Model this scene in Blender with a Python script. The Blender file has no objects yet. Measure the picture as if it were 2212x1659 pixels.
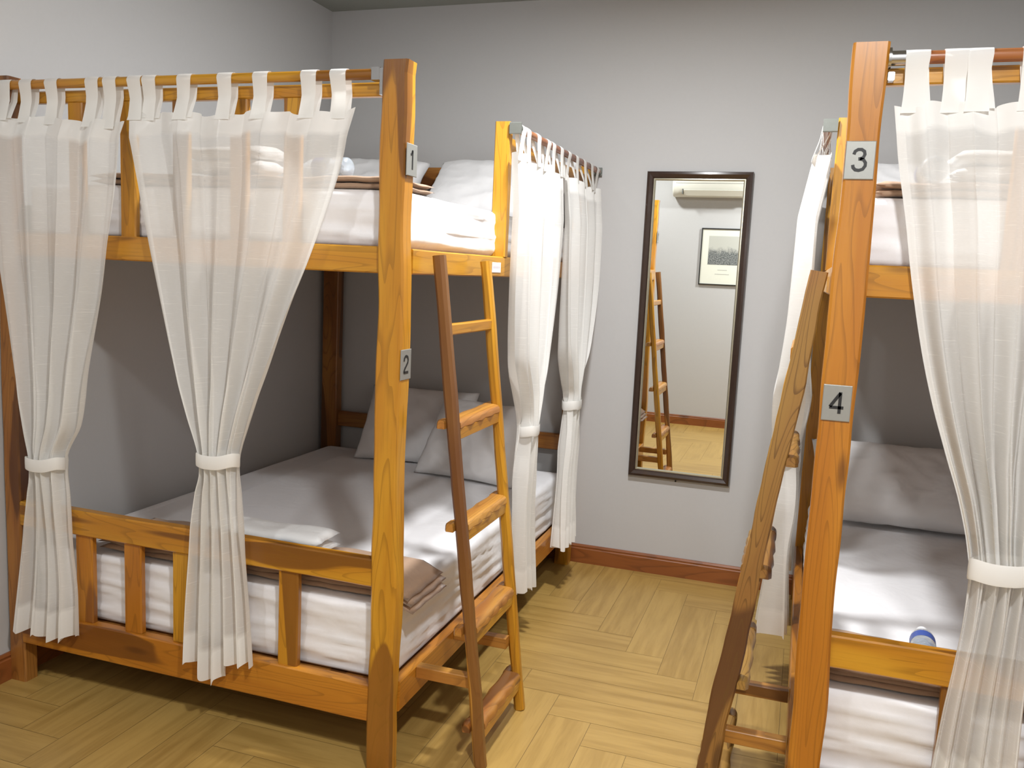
import bpy, bmesh, math, random
from mathutils import Vector, Matrix, noise
random.seed(7)
SC = bpy.context.scene
COL = SC.collection
PI = math.pi

# ------------------------------------------------------------------ camera, world, exposure, lamps
F_PX = 1870.25; W_PX = 2212
CAM = Vector((2.5746, -4.358, 1.523)); YAW, PITCH, ROLL = 0.3201, -0.1306, 0.0459
fw = Vector((-math.sin(YAW)*math.cos(PITCH), math.cos(YAW)*math.cos(PITCH), math.sin(PITCH)))
r0 = Vector((math.cos(YAW), math.sin(YAW), 0)); u0 = r0.cross(fw)
rr = r0*math.cos(ROLL)+u0*math.sin(ROLL); uu = -r0*math.sin(ROLL)+u0*math.cos(ROLL)
cd = bpy.data.cameras.new('camera'); cam = bpy.data.objects.new('camera', cd); COL.objects.link(cam)
cam.matrix_world = Matrix(((rr.x, uu.x, -fw.x, CAM.x), (rr.y, uu.y, -fw.y, CAM.y), (rr.z, uu.z, -fw.z, CAM.z), (0, 0, 0, 1)))
cd.sensor_width = 36; cd.lens = F_PX/W_PX*36; cd.clip_start = 0.02
SC.camera = cam
SC.view_settings.view_transform = 'Standard'; SC.view_settings.look = 'None'
SC.view_settings.gamma = 1; SC.view_settings.use_curve_mapping = False
SC.view_settings.exposure = 0.12
wd = bpy.data.worlds.new('world'); SC.world = wd; wd.use_nodes = True
wd.node_tree.nodes['Background'].inputs[0].default_value = (0.9, 0.95, 1, 1)
wd.node_tree.nodes['Background'].inputs[1].default_value = 0.15

RX = 4.141            # right wall / mirror image of bed A
YB = -4.74            # wall behind the camera
HC = 2.876
LAMPS = [(2.02, -1.72, 57, (.97, .985, 1.0)), (.90, -4.02, 18, (.97, .985, 1.0)), (2.75, -3.85, 62, (.97, .985, 1.0))]
for i, (x, y, p, c) in enumerate(LAMPS):
    ld = bpy.data.lights.new('downlight_lamp', 'AREA'); ld.shape = 'DISK'; ld.size = .16; ld.energy = p; ld.color = c
    lo = bpy.data.objects.new('downlight_lamp', ld); lo.location = (x, y, HC-.035); COL.objects.link(lo)

# ------------------------------------------------------------------ material helpers
def mat(name):
    m = bpy.data.materials.new(name); m.use_nodes = True
    nt = m.node_tree; b = nt.nodes['Principled BSDF']
    return m, nt, b
def N(nt, t, **k):
    n = nt.nodes.new(t)
    for a, v in k.items():
        if a.startswith('i_'): n.inputs[a[2:].replace('_', ' ')].default_value = v
        else: setattr(n, a, v)
    return n
def L(nt, a, b): nt.links.new(a, b)
def math_n(nt, op, a, b=None, c=None, clamp=False):
    n = nt.nodes.new('ShaderNodeMath'); n.operation = op; n.use_clamp = clamp
    for i, v in enumerate((a, b, c)):
        if v is None: continue
        if isinstance(v, (int, float)): n.inputs[i].default_value = v
        else: L(nt, v, n.inputs[i])
    return n.outputs[0]
def mixc(nt, f, a, b):
    n = nt.nodes.new('ShaderNodeMix'); n.data_type = 'RGBA'
    for i, v in ((0, f), (6, a), (7, b)):
        if isinstance(v, (int, float)): n.inputs[i].default_value = v
        elif isinstance(v, tuple): n.inputs[i].default_value = (*v, 1)
        else: L(nt, v, n.inputs[i])
    return n.outputs[2]
def vmul(nt, v, s, off=(0, 0, 0)):
    n = nt.nodes.new('ShaderNodeMapping'); n.inputs['Scale'].default_value = s; n.inputs['Location'].default_value = off
    L(nt, v, n.inputs['Vector']); return n.outputs[0]
def noise_n(nt, v, scale, detail=3, rough=.55, dist=0):
    n = nt.nodes.new('ShaderNodeTexNoise'); n.inputs['Scale'].default_value = scale; n.inputs['Detail'].default_value = detail
    n.inputs['Roughness'].default_value = rough; n.inputs['Distortion'].default_value = dist
    L(nt, v, n.inputs['Vector']); return n.outputs[0]
def ss(nt, v, lo, hi):
    n = nt.nodes.new('ShaderNodeMapRange'); n.interpolation_type = 'SMOOTHSTEP'
    n.inputs[1].default_value = lo; n.inputs[2].default_value = hi; L(nt, v, n.inputs[0]); return n.outputs[0]
def bump(nt, b, h, strength, dist=.01):
    n = nt.nodes.new('ShaderNodeBump'); n.inputs['Strength'].default_value = strength; n.inputs['Distance'].default_value = dist
    L(nt, h, n.inputs['Height']); L(nt, n.outputs[0], b.inputs['Normal'])

def wood_mat(name, gold, orange, heart, rough=.32, rings_n=14, rings_w=.42):
    m, nt, b = mat(name)
    g = N(nt, 'ShaderNodeAttribute', attribute_name='gc').outputs['Vector']
    t = N(nt, 'ShaderNodeAttribute', attribute_name='tint').outputs['Fac']
    broad = noise_n(nt, vmul(nt, g, (1.3, 9, 9)), 1, 2, .5, .4)
    # growth rings : contour lines of a stretched field
    fld = noise_n(nt, vmul(nt, g, (1.1, 11, 11)), 1, 1.5, .4, .2)
    rings = math_n(nt, 'FRACT', math_n(nt, 'MULTIPLY', fld, rings_n))
    rl = ss(nt, rings, .72, .98)
    fine = noise_n(nt, vmul(nt, g, (6, 170, 170)), 1, 3, .6)
    hm = noise_n(nt, vmul(nt, g, (1.35, 10, 10), (3.7, 1.2, 5.1)), 1, 1, .35, .25)
    heartm = ss(nt, math_n(nt, 'ADD', hm, math_n(nt, 'MULTIPLY', t, .5)), .64, .67)
    c = mixc(nt, ss(nt, broad, .35, .65), gold, orange)
    hc = mixc(nt, ss(nt, broad, .3, .7), heart, tuple(x*.6 for x in heart))
    c = mixc(nt, math_n(nt, 'MULTIPLY', heartm, .8), c, hc)
    c = mixc(nt, math_n(nt, 'MULTIPLY', rl, rings_w), c, tuple(x*.45 for x in orange))
    c = mixc(nt, math_n(nt, 'MULTIPLY', ss(nt, fine, .5, .75), .3), c, tuple(x*.5 for x in orange))
    kn = N(nt, 'ShaderNodeTexVoronoi', voronoi_dimensions='3D'); kn.inputs['Scale'].default_value = 1
    L(nt, vmul(nt, g, (2.2, 9, 9)), kn.inputs['Vector'])
    knot = math_n(nt, 'SUBTRACT', 1, ss(nt, kn.outputs['Distance'], .06, .16), clamp=True)
    c = mixc(nt, math_n(nt, 'MULTIPLY', knot, .7), c, tuple(x*.45 for x in heart))
    L(nt, c, b.inputs['Base Color'])
    b.inputs['Roughness'].default_value = rough; b.inputs['Coat Weight'].default_value = .15; b.inputs['Coat Roughness'].default_value = .2
    bump(nt, b, fine, .12, .002)
    return m
M = {}
M['teak'] = wood_mat('golden teak', (.56, .275, .020), (.46, .190, .012), (.20, .064, .009))
M['teak_bark'] = wood_mat('bark edged teak', (.34, .19, .045), (.27, .125, .03), (.11, .035, .014), .45, 26, .75)
M['teak_orange'] = wood_mat('orange teak', (.50, .20, .018), (.42, .15, .012), (.20, .062, .010))
M['teak_dark'] = wood_mat('brown teak', (.36, .15, .03), (.22, .075, .015), (.10, .032, .010))
M['teak_ladder'] = wood_mat('ladder teak', (.50, .24, .04), (.33, .12, .025), (.13, .045, .012), .4)
M['skirting'] = wood_mat('skirting wood', (.27, .085, .02), (.23, .068, .016), (.18, .05, .012), .35)

def simple(name, col, rough=.6, metal=0, n=None, nb=0, coat=0):
    m, nt, b = mat(name)
    tc = N(nt, 'ShaderNodeTexCoord').outputs['Object']
    if n:
        f = noise_n(nt, tc, n[0], 4)
        L(nt, mixc(nt, f, tuple(c*(1-n[1]) for c in col), tuple(min(1, c*(1+n[1])) for c in col)), b.inputs['Base Color'])
        if nb: bump(nt, b, f, nb, .003)
    else: b.inputs['Base Color'].default_value = (*col, 1)
    b.inputs['Roughness'].default_value = rough; b.inputs['Metallic'].default_value = metal; b.inputs['Coat Weight'].default_value = coat
    return m
M['wall'] = simple('wall paint', (.51, .503, .497), .75, n=(60, .02), nb=.06)
M['ceil'] = simple('ceiling paint', (.26, .26, .225), .85, n=(30, .03))
M['steel'] = simple('dull steel bracket', (.20, .21, .19), .5, .6, n=(60, .1))
M['chrome'] = simple('chrome', (.5, .5, .5), .22, 1, n=(40, .05))
M['alu'] = simple('brushed aluminium', (.34, .34, .315), .45, .5, n=(90, .05))
M['black'] = simple('black lettering', (.015, .015, .015), .5, n=(40, .1))
M['frame'] = simple('dark espresso frame', (.035, .018, .012), .28, n=(60, .25), coat=.4)
M['silverslip'] = simple('pale silver gilt slip', (.55, .52, .40), .3, .7, n=(80, .08))
M['mirror'] = simple('mirror silvering', (.93, .95, .93), .0, 1)
M['ac'] = simple('air conditioner plastic', (.74, .73, .65), .35, n=(10, .02))
M['acdark'] = simple('dark vent slot', (.12, .12, .11), .6, n=(40, .1))
M['thinblack'] = simple('thin black picture frame', (.01, .01, .01), .3, n=(50, .1))
M['mat'] = simple('cream mat board', (.74, .74, .64), .8, n=(80, .02))
M['ink'] = simple('grey caption ink', (.45, .45, .42), .8, n=(80, .05))
M['rod'] = wood_mat('reddish rod wood', (.36, .13, .04), (.30, .09, .03), (.2, .055, .02), .3)
M['white_plastic'] = simple('white label paper', (.82, .82, .84), .5, n=(40, .02))
M['labelink'] = simple('pale label print', (.55, .5, .55), .6, n=(40, .02))
M['blue'] = simple('blue bottle label', (.05, .09, .32), .35, n=(60, .2))

def fabric(name, col, weave=900, wr=(5, .25), rough=.9, trl=0.0):
    m, nt, b = mat(name)
    tc = N(nt, 'ShaderNodeTexCoord').outputs['Object']
    f = noise_n(nt, tc, wr[0], 3, .5, .5); w = noise_n(nt, tc, weave, 1)
    v = noise_n(nt, tc, 30, 3)
    L(nt, mixc(nt, v, tuple(c*.96 for c in col), col), b.inputs['Base Color'])
    b.inputs['Roughness'].default_value = rough; b.inputs['Sheen Weight'].default_value = .2
    h = math_n(nt, 'ADD', math_n(nt, 'MULTIPLY', f, 1), math_n(nt, 'MULTIPLY', w, .04))
    bump(nt, b, h, wr[1], .03)
    return m
M['sheet'] = fabric('white cotton sheet', (.80, .79, .80), wr=(7, .25))
M['pillow'] = fabric('white pillow cotton', (.80, .79, .79), wr=(6, .35))
M['blanket'] = fabric('brown blanket wool', (.42, .275, .18), 400, (8, .3), .95)
M['towel'] = fabric('white towelling', (.83, .83, .82), 350, (14, .2), .95)

def curtain_mat():
    m, nt, b = mat('sheer slub curtain')
    nt.nodes.remove(b)
    uv = N(nt, 'ShaderNodeAttribute', attribute_name='cu').outputs['Vector']
    dn = N(nt, 'ShaderNodeAttribute', attribute_name='dense').outputs['Fac']
    slub = noise_n(nt, vmul(nt, uv, (9, 260, 1)), 1, 2, .6)
    weave = noise_n(nt, vmul(nt, uv, (60, 700, 1)), 1, 1)
    s1 = ss(nt, slub, .60, .72)
    op = math_n(nt, 'ADD', .67, math_n(nt, 'MULTIPLY', s1, .12))
    op = math_n(nt, 'ADD', op, math_n(nt, 'MULTIPLY', weave, .08))
    op = math_n(nt, 'ADD', op, math_n(nt, 'MULTIPLY', dn, .33), clamp=True)
    df = N(nt, 'ShaderNodeBsdfDiffuse'); df.inputs[0].default_value = (.91, .90, .87, 1)
    tl = N(nt, 'ShaderNodeBsdfTranslucent'); tl.inputs[0].default_value = (.90, .885, .84, 1)
    bp = N(nt, 'ShaderNodeBump'); bp.inputs['Strength'].default_value = .06; bp.inputs['Distance'].default_value = .002
    L(nt, slub, bp.inputs['Height']); L(nt, bp.outputs[0], df.inputs['Normal'])
    mx = N(nt, 'ShaderNodeMixShader'); mx.inputs[0].default_value = .27
    L(nt, df.outputs[0], mx.inputs[1]); L(nt, tl.outputs[0], mx.inputs[2])
    tr = N(nt, 'ShaderNodeBsdfTransparent')
    m2 = N(nt, 'ShaderNodeMixShader'); L(nt, op, m2.inputs[0]); L(nt, tr.outputs[0], m2.inputs[1]); L(nt, mx.outputs[0], m2.inputs[2])
    L(nt, m2.outputs[0], nt.nodes['Material Output'].inputs[0])
    return m
M['curtain'] = curtain_mat()

def floor_mat():
    m, nt, b = mat('oak look vinyl planks')
    g = N(nt, 'ShaderNodeAttribute', attribute_name='gc').outputs['Vector']
    t = N(nt, 'ShaderNodeAttribute', attribute_name='tint').outputs['Fac']
    a = noise_n(nt, vmul(nt, g, (2.2, 26, 1)), 1, 4, .6, .3)
    f = noise_n(nt, vmul(nt, g, (8, 120, 1)), 1, 3, .6)
    c = mixc(nt, ss(nt, a, .35, .7), (.43, .270, .078), (.32, .190, .048))
    c = mixc(nt, math_n(nt, 'MULTIPLY', ss(nt, f, .55, .75), .3), c, (.22, .12, .03))
    c = mixc(nt, math_n(nt, 'MULTIPLY', t, .35), c, (.52, .335, .095))
    L(nt, c, b.inputs['Base Color']); b.inputs['Roughness'].default_value = .36
    bump(nt, b, f, .05, .001)
    return m
M['floor'] = floor_mat()
M['seam'] = simple('floor seam', (.16, .10, .04), .7, n=(30, .1))

def pet():
    m, nt, b = mat('clear bottle plastic')
    b.inputs['Base Color'].default_value = (.82, .90, .97, 1); b.inputs['Transmission Weight'].default_value = .75
    b.inputs['Roughness'].default_value = .12; b.inputs['IOR'].default_value = 1.35
    tc = N(nt, 'ShaderNodeTexCoord').outputs['Object']; bump(nt, b, noise_n(nt, tc, 90, 2), .5, .004)
    return m
M['pet'] = pet()

def lamp_mat():
    m, nt, b = mat('lamp diffuser')
    b.inputs['Emission Color'].default_value = (1, .98, .93, 1); b.inputs['Emission Strength'].default_value = 6
    return m
M['lamp'] = lamp_mat()

def photo_mat():
    m, nt, b = mat('misty monochrome landscape print')
    g = N(nt, 'ShaderNodeAttribute', attribute_name='cu')
    sp = N(nt, 'ShaderNodeSeparateXYZ'); L(nt, g.outputs['Vector'], sp.inputs[0])
    n = noise_n(nt, vmul(nt, g.outputs['Vector'], (6, 4, 1)), 1, 5, .65)
    hz = math_n(nt, 'ADD', sp.outputs[1], math_n(nt, 'MULTIPLY', math_n(nt, 'SUBTRACT', n, .5), .55))
    d = noise_n(nt, vmul(nt, g.outputs['Vector'], (30, 25, 1)), 1, 5, .7)
    dark = mixc(nt, ss(nt, d, .35, .7), (.06, .07, .07), (.34, .35, .34))
    c = mixc(nt, ss(nt, hz, .38, .62), dark, (.50, .50, .45))
    L(nt, c, b.inputs['Base Color']); b.inputs['Roughness'].default_value = .25
    return m
M['photo'] = photo_mat()

# ------------------------------------------------------------------ object helpers
def props(o, label=None, cat=None, group=None, kind=None):
    if label: o['label'] = label
    if cat: o['category'] = cat
    if group: o['group'] = group
    if kind: o['kind'] = kind
    return o
def thing(name, loc, label, cat, group=None):
    o = bpy.data.objects.new(name, None); o.location = loc; o.empty_display_size = .1; COL.objects.link(o)
    return props(o, label, cat, group)
def world_loc(o):
    v = Vector((0, 0, 0))
    while o: v += o.location; o = o.parent
    return v
class MB:
    """collects vertices and faces (world coordinates) for ONE mesh object"""
    def __init__(s): s.v = []; s.f = []; s.g = []; s.t = []; s.c = []; s.d = []
    def add(s, vs, fs, g=None, t=0, c=None, d=None):
        o = len(s.v); n = len(vs)
        s.v += [Vector(p) for p in vs]; s.f += [[i+o for i in f] for f in fs]
        s.g += list(g) if g else [Vector(p) for p in vs]
        s.t += [t]*n if isinstance(t, (int, float)) else list(t)
        s.c += list(c) if c else [Vector((0, 0, 0))]*n
        s.d += list(d) if d else [0]*n
    def build(s, name, m, parent=None, smooth=False, recalc=True, label=None, rot=None, loc=None):
        me = bpy.data.meshes.new(name)
        base = world_loc(parent) if parent else Vector((0, 0, 0))
        if loc is not None: base = base + Vector(loc)
        me.from_pydata([tuple(p-base) for p in s.v], [], s.f)
        for nm, dat in (('gc', s.g), ('cu', s.c)):
            a = me.attributes.new(nm, 'FLOAT_VECTOR', 'POINT'); a.data.foreach_set('vector', [x for p in dat for x in p])
        for nm, dat in (('tint', s.t), ('dense', s.d)):
            a = me.attributes.new(nm, 'FLOAT', 'POINT'); a.data.foreach_set('value', dat)
        if recalc:
            bm = bmesh.new(); bm.from_mesh(me); bmesh.ops.recalc_face_normals(bm, faces=bm.faces); bm.to_mesh(me); bm.free()
        if smooth:
            me.polygons.foreach_set('use_smooth', [True]*len(me.polygons))
            if smooth != 'all':
                try: me.set_sharp_from_angle(angle=smooth if isinstance(smooth, float) else .7)
                except Exception: pass
        me.materials.append(m if not isinstance(m, str) else M[m])
        o = bpy.data.objects.new(name, me); COL.objects.link(o)
        if parent: o.parent = parent
        if loc is not None: o.location = loc
        if label: o['label'] = label
        return o
def rnd3(): return Vector((random.uniform(0, 40), random.uniform(0, 40), random.uniform(0, 40)))

def beam(mb, p0, p1, a, w, d, ch=.004, segs=1, wob=0, wobd=0, tint=0., seed=None, taper=None, amap=None, freq=2.5):
    """bar from p0 to p1; a = width direction, w width, d depth; live-edge wobble"""
    p0 = Vector(p0); p1 = Vector(p1); ax = (p1-p0); Ln = ax.length; ax.normalize()
    a = Vector(a); a = (a-ax*a.dot(ax)).normalized(); b = ax.cross(a)
    off = rnd3(); sd = random.uniform(0, 99)
    prof = [(-w/2+ch, -d/2), (w/2-ch, -d/2), (w/2, -d/2+ch), (w/2, d/2-ch), (w/2-ch, d/2), (-w/2+ch, d/2), (-w/2, d/2-ch), (-w/2, -d/2+ch)]
    vs = []; gs = []
    for i in range(segs+1):
        t = i/segs; c = p0+ax*(Ln*t)
        e = 1 if 0 < i < segs else .4; tp = 1 if taper is None else 1+(taper-1)*t
        wl = wob*e*(noise.noise(Vector((t*Ln*freq, sd, 0)))*1.4+.4*noise.noise(Vector((t*Ln*freq*3, sd, 4))))
        wr_ = wob*e*(noise.noise(Vector((t*Ln*freq, sd, 9)))*1.4+.4*noise.noise(Vector((t*Ln*freq*3, sd, 14))))
        wd_ = wobd*e*noise.noise(Vector((t*Ln*freq, sd, 19)))*1.4
        for (x, y) in prof:
            xx = x*tp+(wl if x < 0 else wr_); yy = y+(wd_ if y < 0 else 0)
            vs.append(c+a*xx+b*yy); gs.append(Vector((t*Ln, xx, yy))+off)
    if callable(tint): tint = [tint(i/segs) for i in range(segs+1) for _ in range(8)]
    fs = []
    for i in range(segs):
        for k in range(8):
            fs.append([i*8+k, i*8+(k+1) % 8, (i+1)*8+(k+1) % 8, (i+1)*8+k])
    fs.append(list(range(8))[::-1]); fs.append([segs*8+k for k in range(8)])
    mb.add(vs, fs, gs, tint)
def box(mb, x0, x1, y0, y1, z0, z1, ch=.004, tint=0., segs=1, wob=0, wobd=0, flip=None, freq=2.5):
    """axis aligned timber, grain along its longest side"""
    if flip: x0, x1 = sorted((flip(x0), flip(x1)))
    dx, dy, dz = x1-x0, y1-y0, z1-z0; cx, cy, cz = (x0+x1)/2, (y0+y1)/2, (z0+z1)/2
    if dx >= dy and dx >= dz: beam(mb, (x0, cy, cz), (x1, cy, cz), (0, 0, 1), dz, dy, ch, segs, wob, wobd, tint, freq=freq)
    elif dy >= dz: beam(mb, (cx, y0, cz), (cx, y1, cz), (0, 0, 1), dz, dx, ch, segs, wob, wobd, tint, freq=freq)
    else: beam(mb, (cx, cy, z0), (cx, cy, z1), (1, 0, 0), dx, dy, ch, segs, wob, wobd, tint, freq=freq)
def tube(mb, pts, r, n=16, tint=0., cap=True):
    pts = [Vector(p) for p in pts]; vs = []; gs = []; off = rnd3(); acc = 0
    for i, p in enumerate(pts):
        t = (pts[min(i+1, len(pts)-1)]-pts[max(i-1, 0)]).normalized()
        a = t.cross(Vector((0, 0, 1)));
        if a.length < .1: a = t.cross(Vector((0, 1, 0)))
        a.normalize(); b = t.cross(a)
        rad = r[i] if isinstance(r, (list, tuple)) else r
        if i: acc += (p-pts[i-1]).length
        for k in range(n):
            an = 2*PI*k/n; q = a*math.cos(an)*rad+b*math.sin(an)*rad
            vs.append(p+q); gs.append(Vector((acc, math.cos(an)*rad, math.sin(an)*rad))+off)
    fs = [[i*n+k, i*n+(k+1) % n, (i+1)*n+(k+1) % n, (i+1)*n+k] for i in range(len(pts)-1) for k in range(n)]
    if cap: fs += [list(range(n))[::-1], [(len(pts)-1)*n+k for k in range(n)]]
    mb.add(vs, fs, gs, tint)
def interp(tab, z):
    """tab: list of (z, value), any order; smooth (Catmull-like via cubic hermite) interpolation"""
    tab = sorted(tab)
    if z <= tab[0][0]: return tab[0][1]
    if z >= tab[-1][0]: return tab[-1][1]
    for i in range(len(tab)-1):
        if tab[i][0] <= z <= tab[i+1][0]: break
    def sl(j):
        if j <= 0 or j >= len(tab)-1:
            k = 0 if j <= 0 else len(tab)-2
            return (tab[k+1][1]-tab[k][1])/max(1e-6, tab[k+1][0]-tab[k][0])
        a = (tab[j][1]-tab[j-1][1])/max(1e-6, tab[j][0]-tab[j-1][0]); b = (tab[j+1][1]-tab[j][1])/max(1e-6, tab[j+1][0]-tab[j][0])
        return 0 if a*b < 0 else 2*a*b/(a+b) if abs(a+b) > 1e-9 else 0
    z0, v0 = tab[i]; z1, v1 = tab[i+1]; h = z1-z0; t = (z-z0)/h
    return v0*(2*t**3-3*t*t+1)+sl(i)*h*(t**3-2*t*t+t)+v1*(-2*t**3+3*t*t)+sl(i+1)*h*(t**3-t*t)

# ------------------------------------------------------------------ the room
def plane(name, vs, m):
    mb = MB(); mb.add(vs, [[0, 1, 2, 3]]); o = mb.build(name, m, recalc=False); o['kind'] = 'structure'; return o
def slab(name, x0, x1, y0, y1, z0, z1, m):
    mb = MB(); vs = [(x, y, z) for x in (x0, x1) for y in (y0, y1) for z in (z0, z1)]
    mb.add(vs, [[0, 1, 3, 2], [4, 6, 7, 5], [0, 4, 5, 1], [2, 3, 7, 6], [0, 2, 6, 4], [1, 5, 7, 3]])
    o = mb.build(name, m); o['kind'] = 'structure'; return o
slab('wall_left', -.1, 0, YB-.1, .1, 0, HC, 'wall')
slab('wall_right', RX, RX+.1, YB-.1, .1, 0, HC, 'wall')
slab('wall_back', 0, RX, 0, .1, 0, HC, 'wall')
slab('wall_front', 0, RX, YB-.1, YB, 0, HC, 'wall')
slab('ceiling', -.1, RX+.1, YB-.1, .1, HC, HC+.1, 'ceil')
# floor: herringbone planks in one mesh over a seam-coloured base
fl = MB(); PW = .153; NL = 5; OX = 1.85; OY = -1.61
done = set()
me_f = []
for i in range(-14, 17):
    for j in range(-22, 13):
        k = (i+j) % (2*NL)
        if k < NL: key = ('h', i-k, j)
        else: key = ('v', i, j-(k-NL))
        if key in done: continue
        done.add(key)
        x0 = OX+key[1]*PW; y0 = OY+key[2]*PW
        x1, y1 = (x0+NL*PW, y0+PW) if key[0] == 'h' else (x0+PW, y0+NL*PW)
        g = .0007
        X0, X1, Y0, Y1 = max(x0+g, 0), min(x1-g, RX), max(y0+g, YB), min(y1-g, 0)
        if X1 <= X0 or Y1 <= Y0: continue
        off = rnd3()
        vs = [(X0, Y0, 0), (X1, Y0, 0), (X1, Y1, 0), (X0, Y1, 0)]
        gs = [Vector((p[0], p[1], 0))+off if key[0] == 'h' else Vector((p[1], p[0], 0))+off for p in vs]
        fl.add(vs, [[0, 1, 2, 3]], gs, random.random())
flo = fl.build('floor', 'floor', recalc=False); flo['kind'] = 'structure'
slab('subfloor', -.1, RX+.1, YB-.1, .1, -.06, -.0012, 'seam').name = 'subfloor_1'  # subfloor slab, visible only as the dark joints between planks
def skirt(name, p0, p1, nrm):
    mb = MB(); p0 = Vector(p0); p1 = Vector(p1); nrm = Vector(nrm); off = rnd3()
    prof = [(0, 0), (.015, 0), (.015, .076), (.011, .080), (.011, .085), (.013, .089), (.008, .0986), (0, .0986)]
    vs = [p+nrm*a+Vector((0, 0, h)) for p in (p0, p1) for a, h in prof]
    gs = [Vector((q*(p1-p0).length, h*.4, a))+off for q in (0, 1) for a, h in prof]; n = len(prof)
    fs = [[k, (k+1) % n, n+(k+1) % n, n+k] for k in range(n)]+[list(range(n))[::-1], list(range(n, 2*n))]
    mb.add(vs, fs, gs, .0); o = mb.build(name, 'skirting'); o['kind'] = 'structure'
skirt('baseboard_back', (0.016, 0, 0), (RX-.016, 0, 0), (0, -1, 0))
skirt('baseboard_front', (0.016, YB, 0), (RX-.016, YB, 0), (0, 1, 0))
skirt('baseboard_left', (0, YB, 0), (0, 0, 0), (1, 0, 0))
skirt('baseboard_right', (RX, YB, 0), (RX, 0, 0), (-1, 0, 0))
LN = ['between the two beds above the aisle', 'near the air conditioner end of the room', 'nearest the camera in front of the right bed']
for (x, y, p, c), nm in zip(LAMPS, LN):
    t = thing('ceiling_light', (x, y, HC), 'round white recessed ceiling light '+nm, 'ceiling light', 'ceiling lights')
    mb = MB(); n = 40
    prof = [(.085, 0), (.125, 0), (.125, -.006), (.118, -.012), (.09, -.012), (.085, -.004)]
    vs = [(x+a*math.cos(2*PI*k/n), y+a*math.sin(2*PI*k/n), HC+h) for k in range(n) for a, h in prof]; q = len(prof)
    mb.add(vs, [[k*q+i, k*q+(i+1) % q, ((k+1) % n)*q+(i+1) % q, ((k+1) % n)*q+i] for k in range(n) for i in range(q)])
    mb.build('trim_ring', 'white_plastic', t, smooth=True)
    mb = MB(); mb.add([(x+.085*math.cos(2*PI*k/n), y+.085*math.sin(2*PI*k/n), HC-.003) for k in range(n)], [list(range(n))[::-1]])
    mb.build('diffuser', 'lamp', t, recalc=False)

# ------------------------------------------------------------------ bunk beds
def ident(x): return x
def mirr(x): return RX-x
STROKES = {  # digit outlines as strokes in a 1 x 1.5 box
    '1': [[(.22, 1.12), (.40, 1.22), (.52, 1.45)], [(.55, 0), (.55, 1.5)]],
    '2': [[(.10, 1.02), (.14, 1.25), (.30, 1.40), (.52, 1.42), (.74, 1.34), (.84, 1.12), (.78, .88), (.56, .66), (.30, .44), (.14, .24), (.10, .08)], [(.08, .08), (.90, .08)]],
    '3': [[(.10, 1.10), (.16, 1.30), (.34, 1.42), (.56, 1.42), (.74, 1.30), (.78, 1.10), (.70, .90), (.52, .82), (.40, .81)], [(.50, .81), (.72, .76), (.86, .56), (.86, .36), (.72, .14), (.48, .06), (.26, .10), (.12, .24), (.08, .42)]],
    '4': [[(.70, 0), (.70, 1.5)], [(.70, 1.44), (.08, .46)], [(.04, .42), (.96, .42)]],
}
def number_plate(post, digit, o, du, w, h, nrm):
    """o = lower left corner, du = direction to the right of the plate, nrm = outward"""
    o = Vector(o); du = Vector(du); nrm = Vector(nrm); up = Vector((0, 0, 1)); mb = MB(); ch = .0015
    vs = []
    for e, k in ((0, 0), (0, .0012), (ch, .0022)):
        vs += [o+du*a+up*b+nrm*k for a, b in ((e, e), (w-e, e), (w-e, h-e), (e, h-e))]
    fs = [[i*4+k, i*4+(k+1) % 4, (i+1)*4+(k+1) % 4, (i+1)*4+k] for i in range(2) for k in range(4)]+[[3, 2, 1, 0], [8, 9, 10, 11]]
    mb.add(vs, fs); pl = mb.build('number_plate', 'alu', post, label='brushed metal plate with the black number '+digit)
    mb = MB(); s = h*.60/1.5; ox = (w-s)/2; oy = h*.21; hw = .105
    for st in STROKES[digit]:
        n = len(st); vs = []
        for i, p in enumerate(st):
            a = st[max(i-1, 0)]; b = st[min(i+1, n-1)]; tx, ty = b[0]-a[0], b[1]-a[1]; l = math.hypot(tx, ty); nx, ny = -ty/l, tx/l
            for sg in (-1, 1):
                for k in (.0020, .0030):
                    vs.append(o+du*(ox+(p[0]+nx*hw*sg)*s)+up*(oy+(p[1]+ny*hw*sg)*s)+nrm*k)
        fs = []
        for i in range(n-1):
            A = i*4; B = A+4
            fs += [[A, A+1, B+1, B], [A+1, A+3, B+3, B+1], [A+3, A+2, B+2, B+3], [A+2, A, B, B+2]]
        fs += [[0, 2, 3, 1], [n*4-4, n*4-3, n*4-1, n*4-2]]
        mb.add(vs, fs)
    mb.build('digit', 'black', post, label='black number '+digit)

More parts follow.
